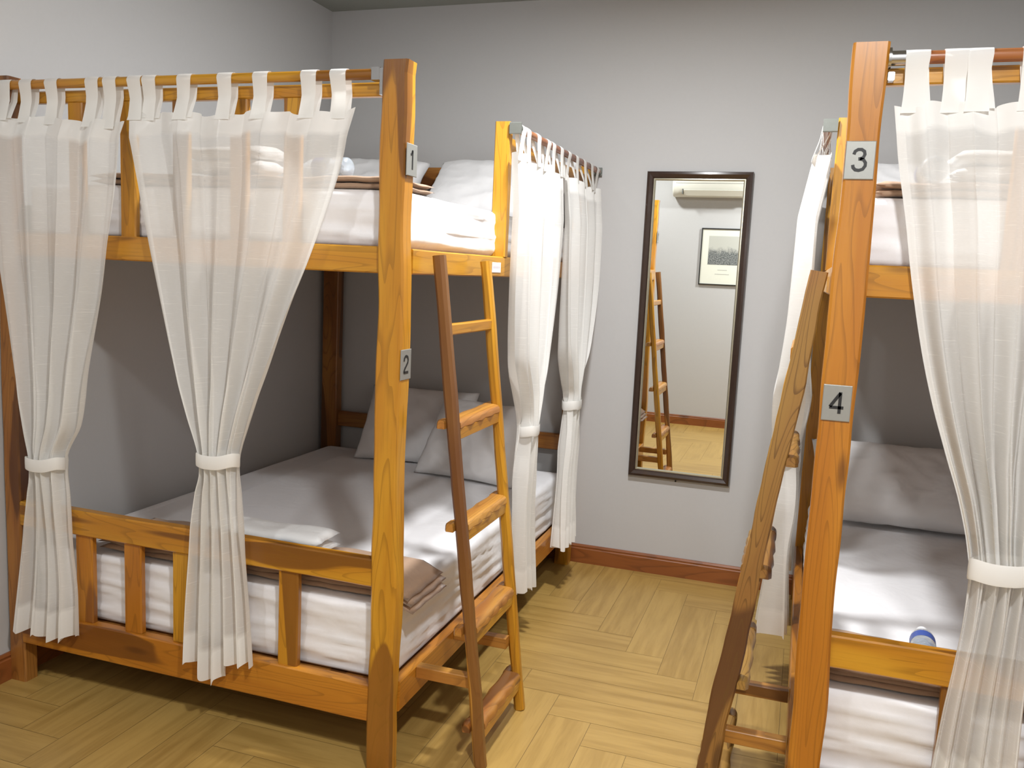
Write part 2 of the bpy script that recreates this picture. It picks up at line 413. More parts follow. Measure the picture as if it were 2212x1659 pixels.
def bunk(T, label, digits, tints, plate_side):
    root = thing('bunk_bed', (T(.775), -1.1, 0), label, 'bunk bed', 'wooden bunk beds')
    mm = 'teak' if T is ident else 'teak_orange'
    def part(name, x0, x1, y0, y1, z0, z1, m='teak', **k):
        mb = MB(); box(mb, x0, x1, y0, y1, z0, z1, flip=T, **k); return mb.build(name, m, root)
    pf = part('post', 1.4315, 1.51, -2.155, -2.092, 0, 2.076, segs=60, wob=.008, wobd=.001, ch=.006, tint=tints[0], m=mm)
    part('post', .008, .078, -2.140, -2.085, 0, 2.072, 'teak_dark' if T is ident else 'teak', segs=40, wob=.004, ch=.005, tint=.1)
    part('post', .03, .125, -.10, -.035, 0, 2.05, 'teak_dark', segs=20, wob=.003, ch=.005, tint=.1)
    part('post', 1.435, 1.51, -.085, -.02, 0, 2.05, segs=20, wob=.003, ch=.005, tint=.05)
    # upper deck
    part('front_rail', .078, 1.434, -2.135, -2.10, 1.497, 1.573, segs=30, wob=.001, tint=tints[1])
    part('side_rail', 1.475, 1.51, -2.092, -.085, 1.497, 1.570, segs=30, wob=.001, tint=-.05)
    part('side_rail', .04, .07, -2.085, -.10, 1.497, 1.570, tint=0)
    part('top_rail', .078, 1.434, -2.112, -2.085, 1.988, 2.026, segs=20, wob=.001, tint=tints[1])
    for x in (.29, .495, .695, .905, 1.09):
        part('slat', x, x+.06, -2.112, -2.09, 1.573, 1.988, segs=6, wob=.002, tint=random.uniform(-.1, .12))
    part('headboard_rail', .125, 1.435, -.075, -.045, 1.93, 2.04, 'teak_dark', tint=.0)
    part('unseen_bed_base', .07, 1.475, -2.10, -.09, 1.545, 1.565, 'teak_dark', tint=0)  # unseen base board, added so the upper deck casts its shadow
    # lower deck
    part('front_rail', .078, 1.434, -2.145, -2.105, .150, .268, 'teak_orange', segs=30, wob=.002, tint=tints[2])
    part('footboard_rail', .078, 1.434, -2.142, -2.105, .573, .658, segs=40, wob=.0015, tint=-.02, freq=4)
    for x in (.307, .510, .704, .905, 1.103):
        part('slat', x, x+.070, -2.132, -2.108, .268, .573, 'teak_orange' if x < .6 else 'teak', segs=8, wob=.002, tint=random.uniform(-.05, .25))
    part('side_rail', 1.475, 1.51, -2.092, -.085, .173, .270, 'teak_orange', segs=30, wob=.001, tint=.05)
    part('side_rail', .04, .07, -2.085, -.10, .173, .270, tint=0)
    part('headboard_rail', .125, 1.435, -.075, -.045, .605, .690, 'teak_dark', segs=10, wob=.001, tint=0.0)
    part('unseen_bed_base', .07, 1.475, -2.10, -.09, .232, .252, 'teak_dark', tint=0)  # same unseen board, added to shade the floor under the bed
    # short guard post and the rail behind the side curtain rod
    part('guard_post', 1.455, 1.512, -1.312, -1.272, 1.570, 2.056, segs=14, wob=.002, tint=-.05)
    part('guard_rail', 1.465, 1.495, -1.272, -.085, 1.962, 2.010, segs=8, wob=.001, tint=.1)
    # rods with metal end brackets
    mb = MB(); x0, x1 = sorted((T(.078), T(1.402)))
    tube(mb, [(x0+(x1-x0)*k/30, -2.135, 2.042) for k in range(31)], .0145, 20, .05)
    mb.build('curtain_rod', 'rod' if T is mirr else 'teak', root, smooth=True)
    mb = MB()
    if T is ident:
        box(mb, 1.392, 1.420, -2.151, -2.119, 2.024, 2.058, ch=.003, flip=T)
        box(mb, 1.418, 1.432, -2.148, -2.121, 1.985, 2.056, ch=.002, flip=T)
    else:
        a, b = T(1.432), T(1.37)
        tube(mb, [(a, -2.135, 2.042), (b, -2.135, 2.042)], .0165, 20)
        tube(mb, [(a, -2.135, 2.042), (a+.006, -2.135, 2.042)], .024, 20)
        box(mb, 1.415, 1.430, -2.14, -2.115, 1.992, 2.012, ch=.002, flip=T)
    mb.build('rod_bracket', 'chrome', root, smooth=.5)
    mb = MB(); tube(mb, [(T(1.542), -1.311+1.285*k/20, 2.032) for k in range(21)], .0135, 18, .1)
    mb.build('curtain_rod', 'rod', root, smooth=True)
    for yy in (-1.316, -.012):
        mb = MB(); box(mb, 1.513, 1.558, yy-.004, yy+.004, 2.010, 2.052, ch=.003, flip=T)
        tube(mb, [(T(1.542), yy, 2.032), (T(1.542), yy+(.02 if yy < -1 else -.02), 2.032)], .0165, 16)
        mb.build('rod_bracket', 'steel', root, smooth=.5)
    # plates
    for dg, z in zip(digits, ((1.768, 1.855), (1.199, 1.286))):
        if plate_side: number_plate(pf, dg, (1.5118, -2.158, z[0]), (0, 1, 0), .066, z[1]-z[0], (1, 0, 0))
        else: number_plate(pf, dg, (T(1.51)+.004, -2.1572, z[0]), (1, 0, 0), .065, z[1]-z[0], (0, -1, 0))
    for o in list(pf.children):
        if o.name.startswith('digit'):
            pass
    return root
bedA = bunk(ident, 'golden teak bunk bed at left with number plates 1 and 2 on its post', ('1', '2'), (lambda t: -.12+.40*max(0, min(1, (t-.79)/.06))+.42*max(0, min(1, (.30-t)/.22)), -.04, .16), True)
bedB = bunk(mirr, 'teak bunk bed at right with number plates 3 and 4 on its post', ('3', '4'), (lambda t: -.1+.2*max(0, min(1, (.4-t)/.4)), .02, .05), False)
# small printed sticker on the left bed's upper side rail
st = MB(); box(st, 1.5105, 1.5120, -1.435, -1.345, 1.512, 1.548, ch=.0003)
so = st.build('sticker', 'white_plastic', bedA, label='small white sticker with tiny faded print')
st = MB()
for k in range(7):
    box(st, 1.5120, 1.5123, -1.427+k*.0105, -1.420+k*.0105, 1.527, 1.535, ch=.0001)
st.build('print', 'labelink', so)

# ------------------------------------------------------------------ ladders
def ladder(T, label, wide, tints):
    root = thing('bunk_ladder', (T(1.75), -1.8, 0), label, 'ladder', 'bunk bed ladders')
    xo = lambda z: 1.767-z*.1273           # aisle-side face line
    w = wide
    for yy, ti, wd_ in ((-2.0, tints[0], .036), (-1.615, tints[1], .034)):
        mb = MB(); zt = 1.556 if yy < -1.9 else 1.548
        p0 = (T(xo(0)-w/2), yy, 0.002); p1 = (T(xo(zt)-w/2), yy, zt)
        beam(mb, p0, p1, (1, 0, 0), w, wd_, .009 if w < .05 else .005, 60, .0075 if w > .05 else .003, .002, ti, taper=.70 if w > .05 else None, freq=4)
        mb.build('side_pole', ('teak_ladder' if T is ident else 'teak_bark') if yy < -1.9 else 'teak', root)
    ys0, ys1 = -1.983, -1.632
    mb = MB(); box(mb, xo(1.34)-.028, xo(1.34)-.006, ys0, ys1, 1.322, 1.357, ch=.004, tint=-.1, segs=8, wob=.001, flip=T)
    mb.build('rung', 'teak', root)
    for zc in (1.045, .735, .415, .112):
        x = xo(zc)-(w*.15*zc/1.55 if w > .05 else 0)
        w = wide*(1-.30*zc/1.55) if wide > .05 else wide
        mb = MB(); box(mb, x-.024, x-.004, ys0, ys1, zc-.034, zc+.002, ch=.003, tint=-.05, segs=8, wob=.001, flip=T)
        mb.build('rung', 'teak', root)
        # rounded tread: half-log resting on the rung, notched round the poles, poking out beyond them
        mb = MB(); n = 14; off = rnd3()
        def prof(x_out, x_in):
            pts = []
            h = .026; zb = zc+.002
            m_ = 8
            for q in range(m_+1):
                an = PI*q/m_; cx = (x_out+x_in)/2; hw = (x_out-x_in)/2
                pts.append((cx+hw*abs(math.cos(an))**.6*(1 if math.cos(an) >= 0 else -1), zb+h*math.sin(an)**.6))
            return pts
        secs = [(-2.026, x-w-.024, x-w-.001), (-2.012, x-w-.032, x-w-.001), (ys0-.0005, x-w-.032, x-w-.001), (ys0, x-w-.032, x-.001)]
        secs += [(ys0+(ys1-ys0)*k/8, x-w-.032+.003*math.sin(k*2+zc*9), x-.002+.003*math.sin(k*3+zc*20)) for k in range(1, 8)]
        secs += [(ys1, x-w-.032, x-.001), (ys1+.0005, x-w-.032, x-w-.001), (-1.595, x-w-.032, x-w-.001), (-1.578, x-w-.026, x-w-.001)]
        vs = []; gs = []
        for yy, xi, xq in secs:
            for (px, pz) in prof(xq, xi): vs.append((T(px), yy, pz)); gs.append(Vector((yy, px, pz))+off)
        q = 9
        fs = [[i*q+k, i*q+(k+1) % q, (i+1)*q+(k+1) % q, (i+1)*q+k] for i in range(len(secs)-1) for k in range(q)]
        fs += [list(range(q))[::-1], [(len(secs)-1)*q+k for k in range(q)]]
        mb.add(vs, fs, gs, .08); mb.build('tread', 'teak_ladder' if T is ident else 'teak_bark', root, smooth=.8)
    w = wide
    for yy in (-1.962, -1.65):
        mb = MB(); box(mb, 1.5115, xo(.25)-w+.004, yy-.018, yy+.018, .232, .270, ch=.002, tint=-.2 if T is ident else .1, flip=T)
        mb.build('spacer', 'teak_ladder', root)
    return root
ladder(ident, 'slim brown wooden ladder leaning on the left bunk bed', .036, (.62, -.12))
ladder(mirr, 'rough bark-edged wooden ladder leaning on the right bunk bed', .062, (.31, .0))

# ------------------------------------------------------------------ curtains
def curtain(label, mapf, left, right, ztop, zbot, tie, nf, amp, tabs, zrod, rr_, seed, tilt=0., hem_drop=None, tie_r=None, group='tied white tab curtains', headfold=0.008):
    """left/right: tables (z, s); mapf(s, off, z) -> world.  tie = (z0,z1)"""
    cs = (interp(left, tie[0])+interp(right, tie[0]))/2
    base = mapf(cs, 0, ztop)
    root = thing('curtain', base, label, 'curtain', group)
    nu = nf*30; nv = 96
    random.seed(seed); ph = [random.uniform(-1, 1) for _ in range(nf+3)]; fa = [random.uniform(.55, 1.15) for _ in range(nf+3)]
    tz = (tie[0]+tie[1])/2; thw = tie_r or (interp(right, tz)-interp(left, tz))/2
    def surf(u, z, zt):
        l = interp(left, z); r = interp(right, z); wdt = r-l
        g = min(1, max(0, (z-tie[1])/(ztop-tie[1]))) if z > tie[1] else min(1, (tie[0]-z)/(tie[0]-zbot)) if z < tie[0] else 0
        A = interp([(0, amp[1]), (.15, amp[1]*1.15), (.5, amp[2]), (1, amp[0] if z > tie[1] else amp[3])], g)
        q = u*nf; i = int(min(q, nf-1e-6)); fr = q-i
        w0 = fa[i]*(1-fr)+fa[i+1]*fr
        near = max(0, 1-abs(z-tz)/.30) if z > tz else max(0, 1-(tz-z)/.13)
        wob = .16*math.sin(z*2.1+seed)+.25*noise.noise(Vector((u*2.5, z*1.1, seed)))
        ph1 = 2*PI*(q+wob*(.35 if z > tie[1] else .7)+seed*.37)
        y = A*w0*math.tanh(1.7*math.sin(ph1))/.94
        y += A*(.10+.40*near)*math.sin(2*PI*(q*2.6)+seed+.6*z)
        s = l+wdt*(u+(.42/nf)*math.sin(2*ph1)/(2*PI)*min(1, 6*u)*min(1, 6*(1-u)))
        # rounded bundle at the waist
        k = max(0, 1-abs(z-tz)/.22); y = y*(1-.35*k)+k*(thw*.55)*math.cos(PI*(u-.5))*(.8)-k*thw*.1
        return s, y
    mb = MB(); vs = []; cu = []; dn = []
    for j in range(nv+1):
        t = j/nv
        for i in range(nu+1):
            u = i/nu
            zt = ztop+.006*math.sin(2*PI*u*nf*.5+seed)+tilt*(u-.5)-headfold*(.5-.5*math.cos(2*PI*u*len(tabs)))
            zb = zbot+(interp(hem_drop, u) if hem_drop else 0)+.006*math.sin(u*nf*9+seed)
            z = zt+(zb-zt)*t
            s, y = surf(u, max(min(z, ztop), min(zbot, z)), zt)
            vs.append(mapf(s, y, z)); cu.append(Vector((u*1.1, z, 0)))
            d = 0
            if zt-z < .058: d = 1.0
            if z-zb < .095: d = .85
            if u < .045 or u > .955: d = max(d, .6)
            dn.append(d)
    fs = [[j*(nu+1)+i, j*(nu+1)+i+1, (j+1)*(nu+1)+i+1, (j+1)*(nu+1)+i] for j in range(nv) for i in range(nu)]
    mb.add(vs, fs, c=cu, d=dn); mb.build('panel', 'curtain', root, smooth='all', recalc=False)
    # tab loops
    for (u, st_) in tabs:
        zt = ztop-.012+tilt*(u-.5)
        u = min((abs(surf(q_/120, ztop-.01, ztop)[0]-(st_ if abs(st_-cs) < 9 else cs)), q_/120) for q_ in range(4, 117))[1]
        s0, y0 = surf(u, ztop-.01, ztop); mbt = MB(); vs = []; cu = []
        path = [(s0, y0+.003, zt-.012), (s0, y0+.003, zt)]
        for k in range(5): f = (k+1)/6; path.append((s0+(st_-s0)*f, (y0+.003)*(1-f)+(rr_+.002)*f, zt+(zrod-zt)*f))
        for k in range(9): an = PI*k/8; path.append((st_, (rr_+.0025)*math.cos(an), zrod+(rr_+.0025)*math.sin(an)))
        for k in range(5): f = 1-(k+1)/6; path.append((s0+(st_-s0)*f+.012*(1-f), (y0-.004)*(1-f)-(rr_+.002)*f, zt+(zrod-zt)*f))
        path.append((s0+.012, y0-.004, zt-.004))
        for pi_, (s, y, z) in enumerate(path):
            pinch = 1-.12*math.sin(PI*min(1, pi_/7)) if pi_ < 7 else 1
            for e in (-1, -.5, 0, .5, 1):
                vs.append(mapf(s+e*.0255*pinch, y+.0015*(1-e*e), z)); cu.append(Vector((s+e*.02, z, 0)))
        fs = [[a*5+b, a*5+b+1, (a+1)*5+b+1, (a+1)*5+b] for a in range(len(path)-1) for b in range(4)]
        mbt.add(vs, fs, c=cu, d=[1.0]*len(vs)); mbt.build('tab', 'curtain', root, smooth='all', recalc=False)
    # tie-back band: closed loop hugging the bundle
    mbt = MB(); vs = []; cu = []; n = 40
    zc = tz; hb = (tie[1]-tie[0])/2
    l = interp(left, zc); r = interp(right, zc); c = (l+r)/2; hw = (r-l)/2+.003; ys = [surf(i/60, zc, ztop)[1] for i in range(61)]
    yf_ = max(ys)+.002; yb_ = min(ys)-.002; yc = (yf_+yb_)/2; hy = (yf_-yb_)/2
    for k in range(n):
        an = 2*PI*k/n; ca, sa = math.cos(an), math.sin(an)
        s = c+hw*abs(ca)**.75*(1 if ca > 0 else -1); y = yc+hy*abs(sa)**.75*(1 if sa > 0 else -1)
        dz = .006*ca+.004*math.sin(3*an)
        for e, bl in ((-1, .0), (-.8, .0012), (0, .0015), (.8, .0012), (1, 0)):
            vs.append(mapf(s+bl*ca, y+bl*sa, zc+e*hb+dz)); cu.append(Vector((an, zc+e*hb, 0)))
    fs = [[k*5+b, k*5+b+1, ((k+1) % n)*5+b+1, ((k+1) % n)*5+b] for k in range(n) for b in range(4)]
    mbt.add(vs, fs, c=cu, d=[1.0]*len(vs)); mbt.build('tie_back', 'curtain', root, smooth='all', recalc=False)
    return root
YC = -2.150
def PX(u, w, axis, val):
    """pixel of the photo -> point on a world plane (used once to read measured outlines into metres)"""
    d = fw+rr*((u-1106)/F_PX)-uu*((w-829.5)/F_PX)
    i = 'xyz'.index(axis); return CAM+d*((val-CAM[i])/d[i])
def outl(pts, axis='y', val=YC, k=0): return [(p.z, p[k]) for p in (PX(u, w, axis, val) for u, w in pts)]
frontmap = lambda s, off, z: Vector((s, YC-.008-off, z)) if z < 1.98 else Vector((s, -2.135-off-(.023 if z < 1.99 else .023*max(0, (2.03-z)/.04)), z))
def fmap(s, off, z):
    k = min(1, max(0, (1.99-z)/.12))
    return Vector((s, -2.135-.018*k-off-.022*k, z))
def tabx(px, y=-2.135, row=165): return PX(px, row, 'y', y).x
L1l = outl([(-2, 240), (0, 300), (20, 560), (33, 650), (52, 780), (73, 930), (83, 995), (84, 1025), (80, 1060), (67, 1200), (52, 1378)])
L1r = outl([(278, 262), (268, 400), (252, 520), (238, 620), (202, 800), (184, 915), (153, 988), (152, 1020), (158, 1070), (166, 1160), (180, 1290), (182, 1368)])
curtain('white tied curtain at far left on the foot of the left bed', fmap, L1l, L1r, 1.935, .215, (.800, .842), 4, (.010, .024, .020, .026),
        [(u, tabx(p)) for u, p in ((.06, 17), (.24, 62), (.44, 117), (.74, 205), (.90, 243))], 2.042, .0145, 3, tilt=-.035, hem_drop=[(0, 0), (.5, -.01), (1, .02)])
L2l = outl([(280, 232), (296, 300), (347, 560), (386, 740), (425, 895), (446, 982), (449, 1015), (440, 1060), (425, 1200), (418, 1300), (413, 1430)])
L2r = outl([(771, 228), (757, 330), (708, 490), (682, 560), (640, 662), (590, 800), (545, 925), (528, 983), (525, 1015), (530, 1070), (540, 1200), (548, 1300), (555, 1440)])
curtain('wide white tied curtain in the middle of the left bed foot', fmap, L2l, L2r, 1.945, .235, (.888, .930), 5, (.010, .026, .022, .028),
        [(u, tabx(p)) for u, p in ((.03, 296), (.13, 328), (.25, 404), (.40, 491), (.58, 568), (.80, 672), (.92, 735))], 2.042, .0145, 11, tilt=0.0,
        hem_drop=[(0, 0), (.2, .0), (.33, -.055), (.55, -.03), (.65, .02), (1, .03)])
L3l = outl([(1931, 210), (1937, 330), (1955, 480), (1967, 600), (1988, 750), (2012, 870), (2041, 980), (2070, 1085), (2088, 1190), (2090, 1240), (2076, 1330), (2056, 1420), (2030, 1530), (2004, 1659), (1990, 1730)])
L3r = outl([(2455, 210), (2450, 330), (2430, 480), (2400, 620), (2360, 780), (2310, 930), (2262, 1080), (2236, 1190), (2234, 1240), (2226, 1330), (2216, 1430), (2204, 1530), (2190, 1659), (2182, 1730)])
curtain('white tied curtain at right on the foot of the right bed', fmap, L3l, L3r, 1.94, .33, (.870, .920), 5, (.012, .028, .022, .028),
        [(u, tabx(p)) for u, p in ((.045, 1978), (.24, 2062), (.36, 2112), (.55, 2230), (.72, 2300), (.90, 2400))], 2.042, .0145, 23, tilt=0.0)
# side curtains: s = world y, off = away from the bed
def smap(T, sg): return lambda s, off, z: Vector((T(1.542)+sg*(off+(.022 if sg > 0 else .040)*min(1, max(0, (1.99-z)/.25))), s, z))
SA_l = [(1.95, -1.36), (1.5, -1.33), (1.2, -1.28), (1.02, -1.17), (.93, -1.135), (.87, -1.135), (.7, -1.15), (.45, -1.14), (.2, -1.12)]
SA_r = [(1.95, -.72), (1.5, -.78), (1.2, -.88), (1.02, -.99), (.93, -1.04), (.87, -1.045), (.7, -1.02), (.45, -.98), (.2, -.95)]
SB_l = [(1.95, -.68), (1.5, -.66), (1.2, -.62), (1.02, -.52), (.95, -.48), (.88, -.48), (.7, -.50), (.45, -.52), (.2, -.54)]
SB_r = [(1.95, -.05), (1.5, -.09), (1.2, -.20), (1.02, -.33), (.95, -.37), (.88, -.37), (.7, -.32), (.45, -.30), (.2, -.30)]
def shift(t, d): return [(z, s+d) for z, s in t]
for T, sg, a, b in ((ident, 1, 'left', 'ladder'), (mirr, -1, 'right', 'ladder')):
    curtain('white tied curtain on the aisle side of the %s bed, beside its ladder' % a, smap(T, sg), SA_l, SA_r, 1.945, .215, (.876, .918), 4, (.020, .036, .034, .044) if sg > 0 else (.034, .054, .040, .062),
            [(.05, -1.275), (.17, -1.22), (.40, -1.09), (.62, -.95), (.74, -.88), (.93, -.76)], 2.032, .0135, 31 if sg > 0 else 37)
    curtain('white tied curtain on the aisle side of the %s bed, nearest the back wall' % a, smap(T, sg), SB_l, SB_r, 1.945, .225, (.892, .934), 4, (.020, .036, .034, .044) if sg > 0 else (.036, .058, .040, .062),
            [(.06, -.63), (.28, -.50), (.50, -.36), (.72, -.22), (.94, -.09)], 2.032, .0135, 41 if sg > 0 else 47)

# ------------------------------------------------------------------ bedding
def rbox_grid(x0, x1, y0, y1, z0, z1, r, step, disp):
    """closed rounded box as cube-sphere style grid, displaced by disp(p, n)"""
    mb = MB(); vmap = {}; vs = []; fs = []
    cx, cy, cz = (x0+x1)/2, (y0+y1)/2, (z0+z1)/2; hx, hy, hz = (x1-x0)/2, (y1-y0)/2, (z1-z0)/2
    nx, ny, nz = max(2, round((x1-x0)/step)), max(2, round((y1-y0)/step)), max(4, round((z1-z0)/step*1.3))
    def pt(i, j, k):
        key = (i, j, k)
        if key in vmap: return vmap[key]
        p = Vector((-hx+2*hx*i/nx, -hy+2*hy*j/ny, -hz+2*hz*k/nz))
        q = Vector((max(-hx+r, min(hx-r, p.x)), max(-hy+r, min(hy-r, p.y)), max(-hz+r, min(hz-r, p.z))))
        d = p-q
        if d.length > 1e-9:
            n = d.normalized(); p2 = q+n*r if d.length > 0 else p
        else: n = Vector((0, 0, 1)); p2 = p
        w = Vector((cx, cy, cz))+p2; w = w+n*disp(w, n)
        vmap[key] = len(vs); vs.append(w); return vmap[key]
    for i in range(nx):
        for j in range(ny):
            fs.append([pt(i, j, 0), pt(i, j+1, 0), pt(i+1, j+1, 0), pt(i+1, j, 0)]); fs.append([pt(i, j, nz), pt(i+1, j, nz), pt(i+1, j+1, nz), pt(i, j+1, nz)])
    for i in range(nx):
        for k in range(nz):
            fs.append([pt(i, 0, k), pt(i+1, 0, k), pt(i+1, 0, k+1), pt(i, 0, k+1)]); fs.append([pt(i, ny, k), pt(i, ny, k+1), pt(i+1, ny, k+1), pt(i+1, ny, k)])
    for j in range(ny):
        for k in range(nz):
            fs.append([pt(0, j, k), pt(0, j, k+1), pt(0, j+1, k+1), pt(0, j+1, k)]); fs.append([pt(nx, j, k), pt(nx, j+1, k), pt(nx, j+1, k+1), pt(nx, j, k+1)])
    mb.add(vs, fs); return mb
def ridge(v, s): return (1-abs(noise.noise(v)))**s
def mattress(T, z0, z1, label, seed, step_at=None):
    x0, x1 = sorted((T(.09), T(1.472)))
    def disp(w, n):
        lx = T(w.x) if T is ident else T(w.x)
        side = 1-abs(n.z)
        if n.z > .9:
            d = .004*noise.noise(Vector((w.x*3, w.y*2.2, seed)))+.0022*noise.noise(Vector((w.x*9+w.y*5, w.y*3, seed)))
            if step_at and lx < step_at: d -= .011*min(1, (step_at-lx)/.02)
            return d
        if n.z < -.5: return 0
        h = (w.z-z0)/(z1-z0)
        al = w.x if abs(n.y) > abs(n.x) else w.y
        # tight sheet pulled under the mattress: near horizontal creases
        cr = (1 if abs(n.y) > abs(n.x) or z0 > 1 else .62)*ridge(Vector((al*1.1+.6*h, w.z*24+al*1.2, seed)), 5)*.013+ridge(Vector((al*3, w.z*46+al*4, seed+7)), 4)*.004
        return side*(cr*(1.1-.5*h)-.006+.006*noise.noise(Vector((al*2, h*2, seed))))
    mb = rbox_grid(x0, x1, -2.088, -.115, z0, z1, .030, .014, disp)
    o = mb.build('mattress', 'sheet', None, smooth='all'); return props(o, label, 'mattress', 'mattresses on the bunk beds')
def setbase(o):  # put the origin of a one-mesh thing at its base
    me = o.data; n = len(me.vertices); co = [0.0]*(3*n); me.vertices.foreach_get('co', co)
    xs, ys, zs = co[0::3], co[1::3], co[2::3]; c = ((min(xs)+max(xs))/2, (min(ys)+max(ys))/2, min(zs))
    for i in range(n): co[3*i] -= c[0]; co[3*i+1] -= c[1]; co[3*i+2] -= c[2]
    me.vertices.foreach_set('co', co); o.location = c; return o
ZL0, ZL1, ZU0, ZU1 = .255, .500, 1.568, 1.735
setbase(mattress(ident, ZU0, ZU1, 'white sheeted mattress on the upper bunk of the left bed', 1))
setbase(mattress(ident, ZL0, ZL1, 'white sheeted mattress on the lower bunk of the left bed', 2, .285))
setbase(mattress(mirr, ZU0, ZU1, 'white sheeted mattress on the upper bunk of the right bed', 3))
setbase(mattress(mirr, ZL0, ZL1, 'white sheeted mattress on the lower bunk of the right bed', 4))

def pillow(c, sx, sy, th, rx, rz, label, seed, ry=0):
    """sx wide, sy tall, th thick; leaning by rx, turned rz"""
    R = Matrix.Rotation(rz, 3, 'Z') @ Matrix.Rotation(ry, 3, 'Y') @ Matrix.Rotation(rx, 3, 'X'); c = Vector(c)
    mb = MB(); n = 44; vs = []; fs = []
    def P(u, v, s):
        a = (1-abs(u)**2.6)**.42*(1-abs(v)**2.6)**.42
        pinx = 1-.07*(abs(v)**2)*(1-abs(u))-.0; 
        x = sx/2*u*(1-.06*(1-v*v)*abs(u)**3+.02); y = sy/2*v*(1-.06*(1-u*u)*abs(v)**3+.02)
        wr = .010*noise.noise(Vector((u*2.2+seed, v*2.2, s*3+seed)))+.006*ridge(Vector((u*3+v*2, v*2-u, seed+s)), 4)
        z = s*(th/2*a)+wr*min(1, a*2.5)
        return c+R @ Vector((x, y, z))
    idx = {}
    for s in (1, -1):
        for i in range(n+1):
            for j in range(n+1):
                u = -1+2*i/n; v = -1+2*j/n; edge = i in (0, n) or j in (0, n)
                if s == -1 and edge: idx[(s, i, j)] = idx[(1, i, j)]; continue
                idx[(s, i, j)] = len(vs); vs.append(P(u, v, s))
        for i in range(n):
            for j in range(n):
                q = [idx[(s, i, j)], idx[(s, i+1, j)], idx[(s, i+1, j+1)], idx[(s, i, j+1)]]; fs.append(q if s > 0 else q[::-1])
    mb.add(vs, fs); o = mb.build('pillow', 'pillow', None, smooth='all'); setbase(o)
    return props(o, label, 'pillow', 'white pillows on the bunks')
lean = 1.0
pillow((1.115, -.33, 1.90), .72, .43, .15, .76, -.04, 'large grey-white pillow leaning on the headboard of the left upper bunk', 2, ry=.0)
pillow((.39, -.33, 1.902), .60, .42, .15, .75, .05, 'white pillow behind the curtain on the left upper bunk', 5)
pillow((.68, -.215, .684), .60, .43, .14, .98, .06, 'white pillow at back on the left lower bunk, farther from the ladder', 8)
pillow((1.10, -.425, .682), .54, .43, .13, .92, -.16, 'front white pillow on the left lower bunk, seen through the ladder', 11)
pillow((3.00, -.33, .674), .66, .42, .16, .72, .03, 'plump white pillow on the right lower bunk beside the number 4 post', 14)
pillow((3.665, -.33, .672), .56, .42, .15, .72, -.03, 'white pillow on the right lower bunk half hidden by the curtain', 17)
pillow((3.02, -.33, 1.893), .64, .42, .15, .75, .03, 'white pillow on the right upper bunk just beyond the number 3 post', 20)

def folded(name, m, x0, x1, y0, y1, z0, layers, th, seed, label, cat, group, wav=.006, rd=.012, over=None, droop=0):
    """stack of folded cloth layers, joined along the folds into one mesh"""
    mb = MB(); random.seed(seed)
    nx = max(8, round((x1-x0)/.025)); ny = max(6, round((y1-y0)/.02))
    for k in range(layers):
        zb = z0+k*th; e = [random.uniform(-.012, .008) for _ in range(4)]
        X0, X1, Y0, Y1 = x0-e[0], x1+e[1], y0-e[2]*.7, y1+e[3]
        def top(i, j, s):
            u, v = i/nx, j/ny; x = X0+(X1-X0)*u; y = Y0+(Y1-Y0)*v
            x += .006*noise.noise(Vector((v*4, k*3, seed)))*(1 if u > .5 else -1); y += .008*noise.noise(Vector((u*9, k*3, seed+4)))
            eu = min(u*(X1-X0), (1-u)*(X1-X0))/rd; ev = min(v*(Y1-Y0), (1-v)*(Y1-Y0))/rd
            rnd_ = min(1, eu+.0)**.5*min(1, ev)**.5
            lift = wav*(.5+noise.noise(Vector((x*6, y*7, seed)))) * (k+1)/layers
            lift += wav*.6*noise.noise(Vector((x*14, y*12, seed+k*.7)))
            dr = 0
            if droop: 
                dd = (x-over) if T_sg > 0 else (over-x)
                if dd > 0: dr = -droop*dd
            return Vector((x, y, zb+th*.5+s*th*.52*rnd_+max(0, lift)+dr))
        idx = {}; vs = []; fs = []
        for s in (1, -1):
            for i in range(nx+1):
                for j in range(ny+1):
                    ed = i in (0, nx) or j in (0, ny)
                    if s < 0 and ed: idx[(s, i, j)] = idx[(1, i, j)]; continue
                    idx[(s, i, j)] = len(vs); vs.append(top(i, j, s))
            for i in range(nx):
                for j in range(ny):
                    q = [idx[(s, i, j)], idx[(s, i+1, j)], idx[(s, i+1, j+1)], idx[(s, i, j+1)]]; fs.append(q if s > 0 else q[::-1])
        mb.add(vs, fs)
    o = mb.build(name, m, None, smooth='all', recalc=False); setbase(o)
    return props(o, label, cat, group)
T_sg = 1
G = 'brown blankets folded across the bunk feet'
folded('blanket', 'blanket', .34, 1.530, -2.070, -1.80, ZL1+.005, 3, .0165, 1, 'folded brown blanket at the foot of the left lower bunk', 'blanket', G, .009, over=1.44, droop=.35)
folded('blanket', 'blanket', .34, 1.45, -2.070, -1.82, ZU1+.004, 2, .0155, 2, 'folded brown blanket at the foot of the left upper bunk', 'blanket', G, .007)
folded('blanket', 'blanket', 2.685, 3.80, -2.070, -1.80, ZL1+.004, 3, .014, 3, 'folded brown blanket at the foot of the right lower bunk', 'blanket', G, .006)
folded('blanket', 'blanket', 2.70, 3.80, -2.070, -1.80, ZU1+.004, 2, .016, 4, 'folded brown blanket at the foot of the right upper bunk', 'blanket', G, .006)
G = 'folded white towels on the blankets'
folded('towel', 'towel', .70, 1.16, -2.015, -1.86, ZL1+.064, 2, .036, 5, 'folded white towel on the left lower bunk above the footboard rail', 'towel', G, .009, rd=.03)
folded('towel', 'towel', .66, .97, -2.05, -1.88, ZU1+.048, 2, .040, 6, 'folded white towel on the left upper bunk behind the curtain', 'towel', G, .009, rd=.03)
